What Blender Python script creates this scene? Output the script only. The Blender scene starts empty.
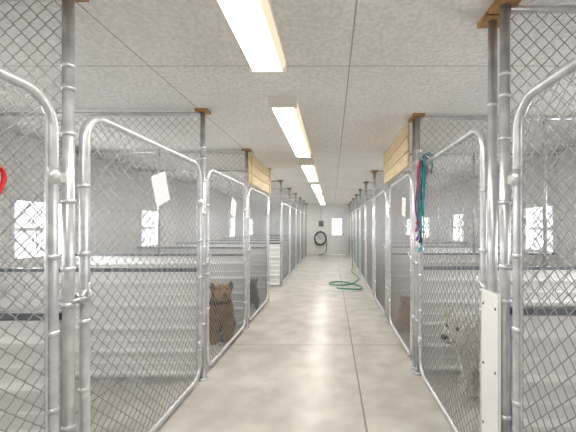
import bpy, math, random
from mathutils import Vector, Matrix
random.seed(7)
sc = bpy.context.scene
try:
    sc.view_settings.view_transform = 'Standard'
    sc.view_settings.look = 'None'
except Exception as e:
    print(e)

H = 2.44; XL = -1.17; XR = 0.81; D = 2.4
YB = -3.2; YE = 15.5
EMIS = 24.0

# ---------------------------------------------------------------- materials
def new_mat(name, col, rough=0.5, metal=0.0, spec=0.5):
    m = bpy.data.materials.new(name); m.use_nodes = True
    b = m.node_tree.nodes['Principled BSDF']
    b.inputs['Base Color'].default_value = (*col, 1)
    b.inputs['Roughness'].default_value = rough
    b.inputs['Metallic'].default_value = metal
    if 'Specular IOR Level' in b.inputs: b.inputs['Specular IOR Level'].default_value = spec
    return m
def noise_mat(name, c1, c2, scale=8, detail=6, rough=0.6, metal=0, bump=0.0, bscale=None, stretch=(1,1,1), lo=0.3, hi=0.7, spec=0.4, bdist=.01):
    m = new_mat(name, c1, rough, metal, spec); nt = m.node_tree; N = nt.nodes; L = nt.links
    b = N['Principled BSDF']
    tc = N.new('ShaderNodeTexCoord'); mp = N.new('ShaderNodeMapping'); mp.inputs['Scale'].default_value = stretch
    L.new(tc.outputs['Object'], mp.inputs['Vector'])
    nz = N.new('ShaderNodeTexNoise'); nz.inputs['Scale'].default_value = scale; nz.inputs['Detail'].default_value = detail
    L.new(mp.outputs[0], nz.inputs['Vector'])
    r = N.new('ShaderNodeValToRGB'); r.color_ramp.elements[0].position = lo; r.color_ramp.elements[1].position = hi
    r.color_ramp.elements[0].color = (*c1, 1); r.color_ramp.elements[1].color = (*c2, 1)
    L.new(nz.outputs['Fac'], r.inputs['Fac']); L.new(r.outputs['Color'], b.inputs['Base Color'])
    if bump > 0:
        n2 = N.new('ShaderNodeTexNoise'); n2.inputs['Scale'].default_value = bscale or scale*4; n2.inputs['Detail'].default_value = 5
        L.new(mp.outputs[0], n2.inputs['Vector'])
        bp = N.new('ShaderNodeBump'); bp.inputs['Strength'].default_value = bump; bp.inputs['Distance'].default_value = bdist
        L.new(n2.outputs['Fac'], bp.inputs['Height']); L.new(bp.outputs['Normal'], b.inputs['Normal'])
    return m
def emis_mat(name, col, s):
    m = bpy.data.materials.new(name); m.use_nodes = True; nt = m.node_tree
    nt.nodes.clear(); o = nt.nodes.new('ShaderNodeOutputMaterial'); e = nt.nodes.new('ShaderNodeEmission')
    e.inputs['Color'].default_value = (*col, 1); e.inputs['Strength'].default_value = s
    nt.links.new(e.outputs[0], o.inputs[0]); return m
def attr_mat(name, rough=0.85):
    m = new_mat(name, (.5,.5,.5), rough, 0, .2); nt = m.node_tree
    a = nt.nodes.new('ShaderNodeAttribute'); a.attribute_name = 'Col'
    nt.links.new(a.outputs['Color'], nt.nodes['Principled BSDF'].inputs['Base Color']); return m

M_galv = noise_mat('galvanised_steel', (.56,.57,.60), (.80,.81,.82), 14, 4, .28, .65)
M_wire = new_mat('galvanised_wire', (.42,.425,.43), .33, .5)
M_dark = noise_mat('grey_rail_steel', (.11,.12,.14), (.22,.23,.25), 10, 4, .5, .3)
M_corr = noise_mat('white_corrugated_steel', (.83,.83,.825), (.90,.895,.885), 3, 4, .38, 0)
M_white = noise_mat('white_board', (.84,.84,.83), (.90,.90,.90), 5, 4, .45)
M_wall = noise_mat('painted_wall', (.84,.835,.82), (.90,.895,.88), 4, 4, .6, bump=.1, bscale=40)
M_wood = noise_mat('pale_wood', (.60,.45,.27), (.80,.66,.44), 5, 6, .6, stretch=(1,.6,9), bump=.1)
M_block = noise_mat('brown_wood_block', (.30,.16,.06), (.50,.30,.12), 20, 4, .6)
M_paper = noise_mat('paper', (.88,.88,.88), (.93,.93,.93), 30, 2, .7)
M_ink = new_mat('ink', (.55,.55,.58), .7)
M_lens = emis_mat('fluorescent_lens', (1.0,.955,.87), EMIS)
M_lside = emis_mat('fluorescent_lens_side', (1.0,.86,.62), 1.0)
M_fix = new_mat('fixture_housing', (.80,.77,.68), .45)
M_black = new_mat('black_rubber', (.02,.02,.022), .5)
M_green = new_mat('green_hose_rubber', (.05,.30,.17), .4)
M_red = new_mat('red_webbing', (.6,.02,.03), .7)
M_pink = noise_mat('pink_webbing', (.40,.07,.22), (.55,.14,.34), 60, 2, .75)
M_purple = noise_mat('purple_webbing', (.14,.05,.30), (.24,.10,.42), 60, 2, .75)
M_teal = noise_mat('teal_webbing', (.02,.27,.32), (.05,.40,.44), 60, 2, .75)
M_blackw = new_mat('black_webbing', (.025,.025,.03), .75)
M_glass = new_mat('dog_eye', (.015,.01,.008), .1)
M_nose = new_mat('dog_nose', (.02,.018,.018), .35)
M_fur = attr_mat('dog_fur')
M_frame = new_mat('window_frame_vinyl', (.85,.85,.85), .4)
M_door = new_mat('door_paint', (.83,.84,.85), .4)

def joint_mat(name, c1, c2, scale, xs, y0, yp, wid, jcol, rough, bump, bscale, mot=.9, bdist=.01):
    m = noise_mat(name, c1, c2, scale, 8, rough, bump=bump, bscale=bscale, lo=.36, hi=.64, bdist=bdist)
    nt = m.node_tree; N = nt.nodes; L = nt.links; b = N['Principled BSDF']
    geo = N.new('ShaderNodeNewGeometry'); sp = N.new('ShaderNodeSeparateXYZ'); L.new(geo.outputs['Position'], sp.inputs[0])
    def mth(op, a, bb=None, c=None):
        n = N.new('ShaderNodeMath'); n.operation = op
        for i, v in enumerate((a, bb, c)):
            if v is None: continue
            if isinstance(v, (int, float)): n.inputs[i].default_value = v
            else: L.new(v, n.inputs[i])
        return n.outputs[0]
    acc = None
    for x in xs:
        v = mth('LESS_THAN', mth('ABSOLUTE', mth('SUBTRACT', sp.outputs['X'], x)), wid)
        acc = v if acc is None else mth('MAXIMUM', acc, v)
    yy = mth('PINGPONG', mth('SUBTRACT', sp.outputs['Y'], y0), yp/2)
    acc = mth('MAXIMUM', acc, mth('LESS_THAN', mth('ABSOLUTE', yy), wid))
    mx = N.new('ShaderNodeMix'); mx.data_type = 'RGBA'
    old = b.inputs['Base Color'].links[0].from_socket
    L.new(acc, mx.inputs[0]); L.new(old, mx.inputs[6]); mx.inputs[7].default_value = (*jcol, 1)
    n3 = N.new('ShaderNodeTexNoise'); n3.inputs['Scale'].default_value = 1.3; n3.inputs['Detail'].default_value = 7
    L.new(geo.outputs['Position'], n3.inputs['Vector'])
    r3 = N.new('ShaderNodeMapRange'); r3.inputs[1].default_value=.3; r3.inputs[2].default_value=.7; r3.inputs[3].default_value=mot; r3.inputs[4].default_value=1.03
    L.new(n3.outputs['Fac'], r3.inputs[0])
    mm = N.new('ShaderNodeVectorMath'); mm.operation='SCALE'
    L.new(mx.outputs[2], mm.inputs[0]); L.new(r3.outputs[0], mm.inputs['Scale'])
    L.new(mm.outputs[0], b.inputs['Base Color'])
    return m
M_ceil = joint_mat('textured_ceiling_board', (.75,.74,.715), (.89,.88,.86), 38, [.115,-1.2,2.5,-2.5], 2.1, 2.44, .0045, (.42,.40,.37), .7, 1.0, 30, .93, .02)
M_floor = joint_mat('sealed_concrete', (.54,.52,.475), (.69,.67,.62), 4, [.235,-1.9,2.3], 3.74, 3.05, .007, (.28,.25,.21), .30, .05, 30, .80)

# ---------------------------------------------------------------- mesh builder
class MB:
    def __init__(s): s.v=[]; s.f=[]; s.m=[]; s.sm=[]; s.mats=[]
    def mi(s, m):
        if m not in s.mats: s.mats.append(m)
        return s.mats.index(m)
    def face(s, idx, m, sm=False): s.f.append(idx); s.m.append(m); s.sm.append(sm)
    def box(s, a, b, mat, M=None):
        k=s.mi(mat); o=len(s.v)
        for x in (a[0],b[0]):
            for y in (a[1],b[1]):
                for z in (a[2],b[2]):
                    p=Vector((x,y,z)); s.v.append(tuple(M@p if M else p))
        for q in ((0,1,3,2),(4,6,7,5),(0,4,5,1),(2,3,7,6),(0,2,6,4),(1,5,7,3)):
            s.face(tuple(o+i for i in q),k)
    def tube(s, path, r, mat, n=10, closed=False, up=None, cap=True, flat=None):
        k=s.mi(mat); P=[Vector(p) for p in path]; c=len(P); o=len(s.v)
        prev=None
        for i in range(c):
            if closed: t=P[(i+1)%c]-P[i-1]
            else: t=P[min(i+1,c-1)]-P[max(i-1,0)]
            t.normalize()
            if prev is None:
                u=Vector(up) if up else (Vector((0,0,1)) if abs(t.z)<.9 else Vector((1,0,0)))
            else: u=prev
            u=(u-t*u.dot(t)).normalized(); prev=u; w=t.cross(u)
            rr=r[i] if isinstance(r,(list,tuple)) else r
            for j in range(n):
                a=2*math.pi*(j+.5)/n
                ru,rw=(rr,rr) if flat is None else (flat[0],flat[1])
                s.v.append(tuple(P[i]+u*(math.cos(a)*ru)+w*(math.sin(a)*rw)))
        for i in range(c if closed else c-1):
            for j in range(n):
                a=o+i*n+j; b=o+i*n+(j+1)%n; d=o+((i+1)%c)*n+j; e=o+((i+1)%c)*n+(j+1)%n
                s.face((a,b,e,d),k,True)
        if cap and not closed:
            s.face(tuple(o+j for j in reversed(range(n))),k); s.face(tuple(o+(c-1)*n+j for j in range(n)),k)
    def ball(s, c, r, mat, M=None, nu=12, nv=8):
        k=s.mi(mat); o=len(s.v); c=Vector(c); R=r if isinstance(r,(tuple,list)) else (r,r,r)
        for i in range(nv+1):
            for j in range(nu):
                th=math.pi*i/nv; ph=2*math.pi*j/nu
                p=Vector((R[0]*math.sin(th)*math.cos(ph),R[1]*math.sin(th)*math.sin(ph),R[2]*math.cos(th)))
                if M: p=M@p
                s.v.append(tuple(c+p))
        for i in range(nv):
            for j in range(nu):
                s.face((o+i*nu+j,o+(i+1)*nu+j,o+(i+1)*nu+(j+1)%nu,o+i*nu+(j+1)%nu),k,True)
    def chain(s, U0,U1,Z0,Z1, fn, mat, a=.0355, r=.0026):
        """interlocking zig-zag wires. fn(u,n,z)->xyz"""
        k=s.mi(mat); nc=int((U1-U0)/a); nr=int((Z1-Z0)/a)
        au=(U1-U0)/nc; az=(Z1-Z0)/nr
        for i in range(nc):
            o=len(s.v)
            for j in range(nr+1):
                side=1 if (i+j)%2==0 else 0
                u=U0+(i+side)*au; z=Z0+j*az
                off=(.0024 if side else -.0024)
                uu=u+(.0012 if side else -.0012)
                for (du,dn) in ((-1.3*r,0),(0,-r),(1.3*r,0),(0,r)):
                    s.v.append(tuple(fn(uu+du,off+dn,z)))
            for j in range(nr):
                for q in range(4):
                    A=o+j*4+q; B=o+j*4+(q+1)%4
                    s.face((A,B,B+4,A+4),k,True)
    def mesh(s,name):
        me=bpy.data.meshes.new(name); me.from_pydata(s.v,[],s.f)
        for m in s.mats: me.materials.append(m)
        me.polygons.foreach_set('material_index',s.m); me.polygons.foreach_set('use_smooth',s.sm)
        me.update(); return me
    def obj(s,name,loc=(0,0,0),rz=0):
        return place(s.mesh(name),name,loc,rz)
def place(me,name,loc=(0,0,0),rz=0):
    o=bpy.data.objects.new(name,me); o.location=loc; o.rotation_euler=(0,0,rz); sc.collection.objects.link(o); return o

# ---------------------------------------------------------------- room shell
XW0=XL-D; XW1=XR+D
b=MB(); b.box((XW0-.2,YB-.2,-.1),(XW1+.2,YE+.2,0),M_floor); b.obj('floor')
b=MB(); b.box((XW0-.2,YB-.2,H),(XW1+.2,YE+.2,H+.1),M_ceil); b.obj('ceiling')
WZ0,WZ1,WW=.98,1.72,.72
def side_wall(name,x0,x1,wins):
    b=MB()
    b.box((x0,YB,0),(x1,YE,WZ0),M_wall); b.box((x0,YB,WZ1),(x1,YE,H),M_wall)
    y=YB
    for w in wins:
        b.box((x0,y,WZ0),(x1,w-WW/2,WZ1),M_wall); y=w+WW/2
    b.box((x0,y,WZ0),(x1,YE,WZ1),M_wall)
    b.obj(name)
winL=[-1.2,1.4,3.9,6.3,8.8,11.4,14.0]; winR=[-.2,2.4,4.95,8.1,10.8,13.4]
side_wall('wall_left',XW0-.12,XW0,winL); side_wall('wall_right',XW1,XW1+.12,winR)
k=1
for xs,wins in ((XW0,winL),(XW1,winR)):
    sgn=1 if xs<0 else -1
    for w in wins:
        b=MB(); xa=xs-sgn*.07; xb=xs+sgn*.015
        xa,xb=min(xa,xb),max(xa,xb); t=.045
        b.box((xa,w-WW/2,WZ0),(xb,w-WW/2+t,WZ1),M_frame); b.box((xa,w+WW/2-t,WZ0),(xb,w+WW/2,WZ1),M_frame)
        b.box((xa,w-WW/2+t,WZ0),(xb,w+WW/2-t,WZ0+t),M_frame); b.box((xa,w-WW/2+t,WZ1-t),(xb,w+WW/2-t,WZ1),M_frame)
        xm=xs-sgn*.04
        b.box((xm-.012,w-WW/2+t,(WZ0+WZ1)/2-.02),(xm+.012,w+WW/2-t,(WZ0+WZ1)/2+.02),M_frame)
        b.box((xm-.009,w-.012,WZ0+t),(xm+.009,w+.012,(WZ0+WZ1)/2-.02),M_frame)
        b.obj('window_%d'%k); k+=1
        ld=bpy.data.lights.new('window_daylight','AREA'); ld.shape='RECTANGLE'; ld.size=WZ1-WZ0; ld.size_y=WW
        ld.energy=31; ld.color=(1.0,.99,.97)
        lo=bpy.data.objects.new('window_daylight',ld); sc.collection.objects.link(lo)
        lo.location=(xs-sgn*.115,w,(WZ0+WZ1)/2); lo.rotation_euler=(0,-sgn*math.pi/2,0)
# end wall + door
DX0,DX1,DH=-.16,.64,2.03
b=MB()
b.box((XW0-.12,YE,0),(DX0,YE+.12,H),M_wall); b.box((DX1,YE,0),(XW1+.12,YE+.12,H),M_wall); b.box((DX0,YE,DH),(DX1,YE+.12,H),M_wall)
b.obj('wall_back')
b=MB(); b.box((XW0-.12,YB-.12,0),(XW1+.12,YB,H),M_wall); b.obj('wall_front')
b=MB()
b.box((DX0+.03,YE+.02,.01),(DX1-.03,YE+.06,.95),M_door); b.box((DX0+.03,YE+.02,1.75),(DX1-.03,YE+.06,DH-.03),M_door)
b.box((DX0+.03,YE+.02,.95),(DX0+.16,YE+.06,1.75),M_door); b.box((DX1-.16,YE+.02,.95),(DX1-.03,YE+.06,1.75),M_door)
b.box((DX0+.16,YE+.03,1.33),(DX1-.16,YE+.05,1.37),M_frame); b.box((.225,YE+.03,.95),(.255,YE+.05,1.75),M_frame)
b.box((DX0+.14,YE+.01,.2),(DX1-.14,YE+.02,.8),M_frame)
b.ball((DX1-.1,YE-.02,1.0),.03,M_dark); b.tube([(DX1-.1,YE-.02,1.0),(DX1-.1,YE+.03,1.0)],.012,M_dark)
b.obj('door_1')
b=MB()
b.box((DX0-.07,YE-.02,0),(DX0+.03,YE+.02,DH+.07),M_frame); b.box((DX1-.03,YE-.02,0),(DX1+.07,YE+.02,DH+.07),M_frame); b.box((DX0+.03,YE-.02,DH-.03),(DX1-.03,YE+.02,DH+.07),M_frame)
b.obj('trim_1')
for nm,x0,x1 in (('baseboard_left',XW0,XW0+.02),('baseboard_right',XW1-.02,XW1)):
    b=MB(); b.box((x0,YB,0),(x1,YE,.12),M_white); b.obj(nm)

# ---------------------------------------------------------------- kennel parts
def rrect(w0,w1,z0,z1,r,fn,seg=7):
    pts=[]
    for (cx,cz,a0) in ((w1-r,z1-r,0),(w0+r,z1-r,90),(w0+r,z0+r,180),(w1-r,z0+r,270)):
        for i in range(seg+1):
            a=math.radians(a0+90*i/seg); pts.append(fn(cx+r*math.cos(a),0,cz+r*math.sin(a)))
    return pts
def gate_mesh(w,name,side):
    b=MB(); fn=lambda u,n,z:(n,u,z); R=.0205
    b.tube(rrect(R,w-R,.06,1.93,.13,fn),R,M_galv,10,closed=True,up=(1,0,0))
    b.chain(.035,w-.035,.075,1.915,lambda u,n,z:(n,u,z),M_wire)
    for u in (.05,w-.05): b.box((-.003,u-.006,.12),(.003,u+.006,1.87),M_galv)
    for u in (R,w-R):
        for z in (.3,.62,.94,1.26,1.58): b.tube([(0,u,z-.011),(0,u,z+.011)],R+.004,M_galv,10)
    s=side
    for z in (.35,1.6):
        b.tube([(0,w-R,z-.035),(0,w-R,z+.035)],R+.006,M_galv,10)
        b.box((-.008,w-.01,z-.02),(.008,w+.05,z+.02),M_galv)
    b.tube([(0,R,1.03),(0,R,1.09)],R+.007,M_galv,10)
    b.tube([(s*.03,R+.01,1.06),(s*.035,-.03,1.06),(s*.03,-.085,1.06)],.007,M_galv,8)
    b.tube([(-s*.03,R+.01,1.06),(-s*.035,-.03,1.06),(-s*.03,-.075,1.06)],.007,M_galv,8)
    b.tube([(s*.033,-.01,1.06),(s*.05,-.01,1.13)],.006,M_galv,8)
    return b.mesh(name)
GL=1.35; GR=1.25
gl=gate_mesh(GL,'chain_link_gate',1); gr=gate_mesh(GR,'chain_link_gate_right',-1)

def partition_mesh():
    b=MB(); k=b.mi(M_corr); PT=1.0
    prof=[]; z=.04
    while z<PT-.03:
        for dz,dy in ((0,.006),(.002,.036),(.022,.038),(.042,.010),(.100,.007),(.102,.020),(.114,.020),(.122,.007),(.203,.006)):
            if z+dz<PT-.02: prof.append((dy,z+dz))
        z+=.205
    prof.append((.006,PT-.02))
    o=len(b.v); n=len(prof)
    for x in (.03,D-.005):
        for dy,zz in prof: b.v.append((x,dy,zz))
        for dy,zz in prof: b.v.append((x,-dy,zz))
    for s0 in (0,n):
        for i in range(n-1):
            a=o+s0+i; q=(a,a+1,a+1+2*n,a+2*n)
            b.face(q if s0 else q[::-1],k)
    for i in range(n-1):
        b.face((o+i,o+i+1,o+n+i+1,o+n+i),k); 
    b.face((o+n-1,o+2*n-1,o+4*n-1,o+3*n-1),k)
    b.box((.025,-.022,PT-.022),(D-.005,.022,PT+.008),M_dark)
    b.box((.025,-.02,.0),(D-.005,.02,.045),M_galv)
    b.tube([(.02,0,H-.035),(D-.005,0,H-.035)],.017,M_galv,8)
    b.tube([(D/2,0,PT+.01),(D/2,0,H-.04)],.017,M_galv,8)
    b.chain(.03,D-.01,PT+.012,H-.045,lambda u,n,z:(u,n,z),M_wire)
    for z in (1.2,1.5,1.8,2.1): b.tube([(.0,0,z-.01),(.0,0,z+.01)],.028,M_galv,10)
    return b.mesh('kennel_partition')
pm=partition_mesh()
def post_mesh():
    b=MB(); b.tube([(0,0,0),(0,0,H-.022)],.023,M_galv,14)
    b.tube([(0,0,0),(0,0,.02)],.045,M_galv,14)
    for z in (.5,1.04,2.0): b.tube([(0,0,z-.012),(0,0,z+.012)],.027,M_galv,12)
    b.box((-.055,-.05,H-.022),(.055,.05,H),M_block)
    return b.mesh('fence_post')
pom=post_mesh()
PLs=[1.42+1.48*i for i in range(-3,10)]
PRs=[1.50+1.52*i for i in range(-3,10)]
for i,y in enumerate(PLs):
    if y>YE-.3 or y<YB+.1: continue
    place(pom,'fence_post',(XL,y,0)); place(pm,'kennel_partition',(XL-.0,y,0),math.pi)
    if y+1.48<YE and abs(y-5.86)>.05: place(gl,'chain_link_gate',(XL,y+.07,0))
for i,y in enumerate(PRs):
    if y>YE-.3 or y<YB+.1: continue
    place(pom,'fence_post',(XR,y,0)); place(pom,'fence_post',(XR,y+.115,0)); place(pm,'kennel_partition',(XR,y,0),0)
    if y+1.5<YE: place(gr,'chain_link_gate',(XR,y+.185,0))
b=MB(); b.box((-.008,-.075,.0),(.008,.085,1.07),M_white)
for z in (.1,.4,.7,1.0):
    for yy in (-.055,.065): b.ball((-.009,yy,z),(.004,.007,.007),M_dark,nu=8,nv=6)
b.obj('white_filler_board',(XR-.036,1.50+.055,0))
def transom(x,y0,y1):
    b=MB()
    for i in range(3):
        z0=1.98+i*.145; b.box((-.01,y0,z0),(.01,y1,z0+.132),M_wood)
    for yy in (y0+.08,y1-.12): b.box((.01,yy,1.98),(.03,yy+.04,2.41),M_wood)
    b.obj('wooden_transom_panel',(x,0,0))
transom(XL+.038,4.36,5.84); transom(XR-.064,3.12,4.56)

# ---------------------------------------------------------------- lights
def fixture_mesh(Lg):
    b=MB(); w=.115; 
    b.box((-w,0,-.03),(w,Lg,0),M_fix)
    prof=[(-w+.004,-.03),(-w+.006,-.055),(-w+.026,-.085),(w-.026,-.085),(w-.006,-.055),(w-.004,-.03)]
    k=b.mi(M_lens); ks=b.mi(M_lside); o=len(b.v)
    for y in (.03,Lg-.03):
        for x,z in prof: b.v.append((x,y,z))
    n=len(prof)
    for i in range(n-1): b.face((o+i,o+i+1,o+n+i+1,o+n+i),k if i==2 else ks)
    for y0,y1 in ((0,.03),(Lg-.03,Lg)):
        b.box((-w,y0,-.09),(w,y1,-.03),M_fix)
    return b.mesh('ceiling_light')
fm=fixture_mesh(1.9)
for y in (-2.3,.12,2.58,5.05,7.5,9.95,12.4): place(fm,'ceiling_light',(-.40,y,H))

# ---------------------------------------------------------------- paper cards
def card(x,y,z,tilt,sgn):
    b=MB(); M=Matrix.Rotation(tilt,4,'X')
    b.box((-.001,-.09,-.10),(.001,.09,.10),M_paper,M)
    for i in range(6): b.box((sgn*.0012,-.065,.07-i*.027),(sgn*.0018,.03+.03*(i%2),.073-i*.027),M_ink,M)
    b.obj('kennel_card',(x,y,z))
card(XL+.026,2.14,1.64,.35,1); card(XL+.026,3.72,1.60,-.3,1); card(XR-.026,3.50,1.6,.15,-1)

# ---------------------------------------------------------------- leashes
def leash(x,y,top,bot,dy,mat,name,wob):
    b=MB(); pts=[]; n=22; s=1 if x<0 else -1; W=(.011,.0035)
    for i in range(n+1):
        t=i/n; z=top-(top-bot)*t
        pts.append((x+s*.03*math.sin(t*math.pi)*(1+.4*math.sin(wob*3))+.008*math.sin(t*7+wob),y+dy*t+.014*math.sin(t*9+wob),z))
    x1=pts[-1][0]
    for i in range(1,8):
        a=math.pi*i/8
        pts.append((x1+s*.02*math.sin(a),pts[n][1]+.035*(1-math.cos(a)),bot-.04*math.sin(a)))
    yb=pts[-1][1]
    for i in range(n+1):
        t=i/n; z=bot+(top-bot)*t
        pts.append((x1+(x-x1)*t+.008*math.sin(t*6+wob),yb+(y+.03-yb)*t+.01*math.sin(t*8+wob*2),z))
    b.tube(pts,.01,mat,6,up=(.5,1,0),flat=W)
    hk=[(x,y+.03,top),(x,y+.03,top+.03),(x-s*.03,y+.03,top+.045),(x-s*.06,y+.03,top+.02),(x-s*.062,y+.03,top-.12)]
    b.tube(hk,.01,mat,6,up=(0,1,0),flat=W)
    b.tube([(x1,pts[n][1],bot+.02),(x1,pts[n][1]+.01,bot-.06)],.007,M_galv,8)
    b.obj(name)
xx=XR-.036
leash(xx,2.83,1.93,1.38,.02,M_pink,'dog_leash',0)
leash(xx-.006,2.78,1.94,1.30,.05,M_purple,'dog_leash',1.3)
leash(xx-.012,2.71,1.95,1.21,.0,M_teal,'dog_leash',2.2)
leash(xx-.003,2.66,1.95,1.29,.02,M_blackw,'dog_leash',3.3)
leash(xx-.009,2.60,1.95,1.40,.03,M_teal,'dog_leash',4.1)
leash(xx-.004,2.75,1.95,1.45,.01,M_red,'dog_leash',5.0)
b=MB(); pts=[(0,.03*math.cos(a)+.008*math.sin(2*a),.055*math.sin(a)) for a in [2*math.pi*i/24 for i in range(24)]]
b.tube(pts,.01,M_red,6,closed=True,up=(1,0,0),flat=(.009,.006)); b.tube([(0,0,-.05),(.01,.0,-.085)],.006,M_red)
b.obj('red_dog_collar',(XL+.026,1.083,1.54))

# ---------------------------------------------------------------- hoses
def smooth(pts,n=8):
    P=[Vector(p) for p in pts]; out=[]
    for i in range(len(P)-1):
        a=P[max(i-1,0)];b_=P[i];c=P[i+1];d=P[min(i+2,len(P)-1)]
        for j in range(n):
            t=j/n; out.append(.5*((2*b_)+(c-a)*t+(2*a-5*b_+4*c-d)*t*t+(3*b_-a-3*c+d)*t**3))
    out.append(P[-1]); return out
b=MB(); b.tube(smooth([(.70,11,.9),(.70,10.9,.3),(.68,10.6,.025),(.60,9.6,.02),(.70,8.6,.02),(.60,7.9,.02),(.30,7.45,.02),(.0,7.5,.02),(-.05,7.75,.02),(.2,7.9,.02),(.5,7.6,.02),(.66,7.2,.02),(.6,6.95,.02),(.35,6.98,.02),(.1,7.1,.02)]),.014,M_green,8)
b.obj('green_garden_hose')
b=MB()
for i in range(5):
    R=.26+.012*(i%3); b.tube([(R*math.cos(a),-.06-.028*i,R*1.15*math.sin(a)) for a in [2*math.pi*j/28 for j in range(28)]],.017,M_black,8,closed=True,up=(0,1,0))
b.tube([(0,0,.2),(0,-.2,.2)],.05,M_galv,12); b.box((-.09,-.015,-.05),(.09,0,.32),M_galv)
b.tube(smooth([(.26,-.1,0),(.3,-.12,-.4),(.2,-.15,-.7),(-.1,-.3,-.78)]),.017,M_black,8)
b.obj('wall_hose_reel',(-.56,YE,.80))
b=MB(); b.box((-.14,-.10,-.17),(.14,0,.17),M_galv); b.box((-.11,-.11,-.13),(.11,-.10,.13),M_dark); b.tube([(0,-.05,.17),(0,-.05,.8)],.015,M_galv)
b.obj('electrical_box',(-.52,YE-.002,1.5))

# ---------------------------------------------------------------- dogs
def catm(c,f): return tuple(x*f for x in c)
def make_dog(name,pose,colf,loc,rz,scale=1.0,shag=.02,ntuft=3500,ear='flop',seed=1,ts=1,hf=1.0,face=.5):
    rnd=random.Random(seed)
    V=[];R=[];E=[]
    def add(p,r,parent=None):
        V.append(p);R.append(r)
        if parent is not None:E.append((parent,len(V)-1))
        return len(V)-1
    if pose=='sit':
        pel=add((-.20,0,.15),.115); mid=add((-.12,0,.27),.12,pel); ch=add((.00,0,.40),.125,mid)
        nb=add((.045,0,.51),.09,ch); nt=add((.07,0,.58),.078,nb); hd=add((.115,0,.64),.084*hf,nt)
        m1=add((.195,0,.622),.055*hf,hd); m2=add((.26,0,.605),.046*hf,m1)
        for s in (1,-1):
            a=add((.05,.075*s,.36),.058,ch); a=add((.03,.09*s,.24),.046,a); a=add((.06,.085*s,.10),.033,a); a=add((.065,.085*s,.035),.033,a); add((.12,.088*s,.028),.028,a)
            a=add((-.16,.10*s,.18),.08,pel); a=add((.0,.125*s,.19),.056,a); a=add((-.16,.12*s,.06),.032,a); a=add((-.06,.12*s,.035),.03,a); add((.03,.125*s,.03),.03,a)
        t=add((-.30,.05*ts,.06),.03,pel); t=add((-.33,.14*ts,.035),.025,t); add((-.27,.22*ts,.03),.016,t)
        H0=Vector((.115,0,.64)); hr=.084*hf
    else:
        pel=add((-.33,0,.46),.12); mid=add((-.12,0,.45),.12,pel); ch=add((.10,0,.45),.15,mid)
        nb=add((.21,0,.54),.12,ch); nt=add((.26,0,.60),.105,nb); hd=add((.33,0,.645),.125,nt)
        m1=add((.42,0,.615),.085,hd); m2=add((.475,0,.60),.062,m1)
        for s in (1,-1):
            a=add((.12,.09*s,.38),.062,ch); a=add((.08,.10*s,.27),.052,a); a=add((.11,.10*s,.13),.044,a); a=add((.105,.10*s,.04),.042,a); add((.16,.10*s,.034),.034,a)
            a=add((-.33,.09*s,.38),.09,pel); a=add((-.25,.11*s,.28),.06,a); a=add((-.42,.105*s,.16),.04,a); a=add((-.39,.105*s,.04),.04,a); add((-.33,.105*s,.034),.034,a)
        t=add((-.43,0,.54),.04,pel); t=add((-.44,0,.64),.04,t); add((-.36,.02,.72),.03,t)
        H0=Vector((.33,0,.645)); hr=.125
    me=bpy.data.meshes.new('tmp'); me.from_pydata(V,E,[]); ob=bpy.data.objects.new('tmp',me); sc.collection.objects.link(ob)
    md=ob.modifiers.new('Skin','SKIN'); md.use_smooth_shade=True
    for i,sv in enumerate(me.skin_vertices[0].data): sv.radius=(R[i],R[i]); sv.use_root=(i==0)
    sd=ob.modifiers.new('Sub','SUBSURF'); sd.levels=3; sd.render_levels=3
    dg=bpy.context.evaluated_depsgraph_get(); ev=ob.evaluated_get(dg); em=bpy.data.meshes.new_from_object(ev)
    bpy.data.objects.remove(ob)
    b=MB(); kf=b.mi(M_fur); cols=[]
    b.v=[tuple(v.co) for v in em.vertices]
    for p in em.polygons: b.face(tuple(p.vertices),kf,True)
    polys=[(em.polygons[i].center.copy(),em.polygons[i].normal.copy(),em.polygons[i].area) for i in range(len(em.polygons))]
    cols=[catm(colf(Vector(c)),.8) for c in b.v]
    tot=sum(p[2] for p in polys)
    def tuft(c,nm,cc,fac):
        base=c+Vector((rnd.gauss(0,.005),rnd.gauss(0,.005),rnd.gauss(0,.005)))
        d=(nm*.6+Vector((-.3,0,-.7))+Vector((rnd.gauss(0,.35),rnd.gauss(0,.35),rnd.gauss(0,.35)))).normalized()
        ln=shag*rnd.uniform(.7,1.6)*fac
        if c.z<.05: ln*=.4
        w=.0022*rnd.uniform(.7,1.3)*(1+shag*10)
        sd_=d.cross(nm)
        if sd_.length<1e-3: return
        sd_.normalize(); o=len(b.v)
        tip=base+d*ln+nm*ln*.2; md_=base+d*ln*.5+nm*ln*.4
        tip.z=max(tip.z,.004); md_.z=max(md_.z,.004)
        b.v.extend([tuple(base-sd_*w),tuple(base+sd_*w),tuple(md_+sd_*w*.8),tuple(md_-sd_*w*.8),tuple(tip)])
        f=rnd.uniform(.65,1.35); cols.extend([tuple(min(.95,x*f) for x in cc)]*5)
        b.face((o,o+1,o+2,o+3),kf,True); b.face((o+3,o+2,o+4),kf,True)
    for c,nm,ar in polys:
        q=ntuft*ar/tot; q=int(q)+(1 if rnd.random()<q-int(q) else 0)
        onface=(c.x>H0.x+hr*.5 and c.z>H0.z-.12)
        if onface: q=int(q*1.6)+1
        for _ in range(q): tuft(c,nm,colf(c),face if onface else 1)
    def sync(c):
        while len(cols)<len(b.v): cols.append(c)
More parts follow.
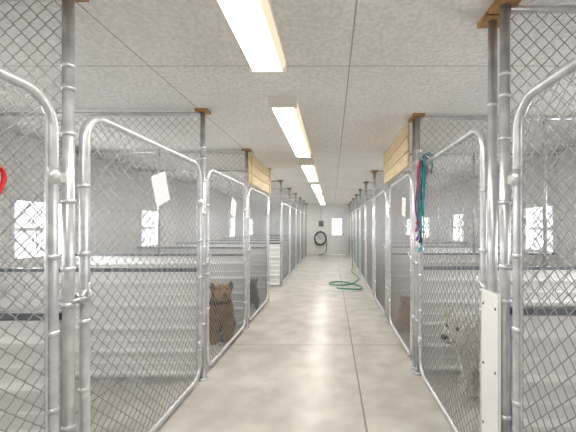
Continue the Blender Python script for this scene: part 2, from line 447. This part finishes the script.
    for s in (1,-1):
        ec=catm(colf(H0+Vector((-.02,.08*s,.02))),.85)
        if ear=='flop':
            Mx=Matrix.Rotation(-.3*s,3,'X'); C=H0+Vector((-.01,s*hr*.95,.008)); er=(.04*hr/.08,.016,.062*hr/.08)
            b.ball(tuple(C),er,M_fur,Mx); sync(catm(ec,.8))
            for _ in range(int(ntuft*.03)):
                a=rnd.uniform(0,2*math.pi); t=rnd.uniform(0,math.pi)
                n_=Vector((math.sin(t)*math.cos(a),math.sin(t)*math.sin(a),math.cos(t)))
                p=C+Mx@Vector((n_.x*er[0],n_.y*er[1],n_.z*er[2])); tuft(p,(Mx@n_),ec,.7)
        else:
            B0=H0+Vector((-.02,s*hr*.62,hr*.6))
            b.tube([B0,B0+Vector((0,s*.01,.04)),B0+Vector((0,s*.018,.085))],[.034,.026,.004],M_fur,8)
            sync(ec)
        b.ball(tuple(H0+Vector((hr*.98,s*hr*.42,hr*.30))),.0165,M_glass); sync((0,0,0))
    mz=Vector(V[m2])
    b.ball(tuple(mz+Vector((R[m2]*1.1,0,R[m2]*.35))),(.024,.028,.022),M_nose); sync((0,0,0))
    q=R[m2]
    b.tube([tuple(mz+Vector((-.02,q*.95,-.2*q))),tuple(mz+Vector((q*.8,q*.4,-.4*q))),tuple(mz+Vector((q*.8,-q*.4,-.4*q))),tuple(mz+Vector((-.02,-q*.95,-.2*q)))],.004,M_nose,6); sync((0,0,0))
    me=b.mesh(name)
    at=me.color_attributes.new('Col','FLOAT_COLOR','POINT')
    for i,c in enumerate(cols): at.data[i].color=(*c,1)
    o=place(me,name,loc,rz); o.scale=(scale,)*3; return o
TAN=(.42,.255,.12); BLK=(.035,.028,.023); CRM=(.92,.87,.78); BRN=(.22,.12,.06)
def c_shep(p):
    n=.5+.5*math.sin(p.x*31+p.z*23)*math.sin(p.y*29+p.z*17)
    if p.z>.54: 
        if abs(p.y)>.07: return catm(TAN,.5)
        return catm(TAN,.5) if p.x<.03 else catm(TAN,.95+.5*n)
    if p.x>.03 and p.z<.48: return catm(TAN,.6+.5*n)
    if p.z<.10: return TAN
    return catm(BLK,1.2) if p.x<-.02 or p.z>.42 else catm(TAN,.35+.3*n)
def c_cream(p):
    f=.95+.08*math.sin(p.x*40)*math.sin(p.y*37+p.z*31); return catm(CRM,f)
def c_dark(p): return catm(BLK,1.3) if p.z<.6 else catm(BRN,.5)
def c_brown(p): return catm(BRN,1.1) if p.z<.6 else catm(TAN,.8)
def c_tan(p): return catm(TAN,1.25)
make_dog('airedale_dog','sit',c_shep,(-1.36,3.88,0),math.radians(-60),.98,.030,24000,'flop',1,-1,1.12,.65)
make_dog('dark_dog','sit',c_dark,(-1.34,5.36,0),math.radians(-65),.74,.018,5000,'flop',2,-1)
make_dog('cream_doodle_dog','stand',c_cream,(1.265,2.59,0),math.radians(209),.93,.044,36000,'flop',3,1,1,.55)
make_dog('tan_dog','sit',c_tan,(.975,4.20,0),math.radians(250),.70,.02,6000,'flop',4,1)
make_dog('brown_dog','sit',c_brown,(.975,5.70,0),math.radians(262),.92,.02,7000,'point',5,1)

# ---------------------------------------------------------------- world + camera
w=bpy.data.worlds.new('World'); sc.world=w; w.use_nodes=True
bg=w.node_tree.nodes['Background']; bg.inputs['Color'].default_value=(.95,.98,1.0,1); bg.inputs['Strength'].default_value=2.0
cam=bpy.data.cameras.new('cam'); co=bpy.data.objects.new('camera',cam); sc.collection.objects.link(co)
co.location=(0,0,1.39); co.rotation_euler=(math.radians(90),0,0)
cam.sensor_width=36; cam.lens=20; cam.shift_x=-44/576; cam.shift_y=10/576; cam.clip_start=.02
sc.camera=co
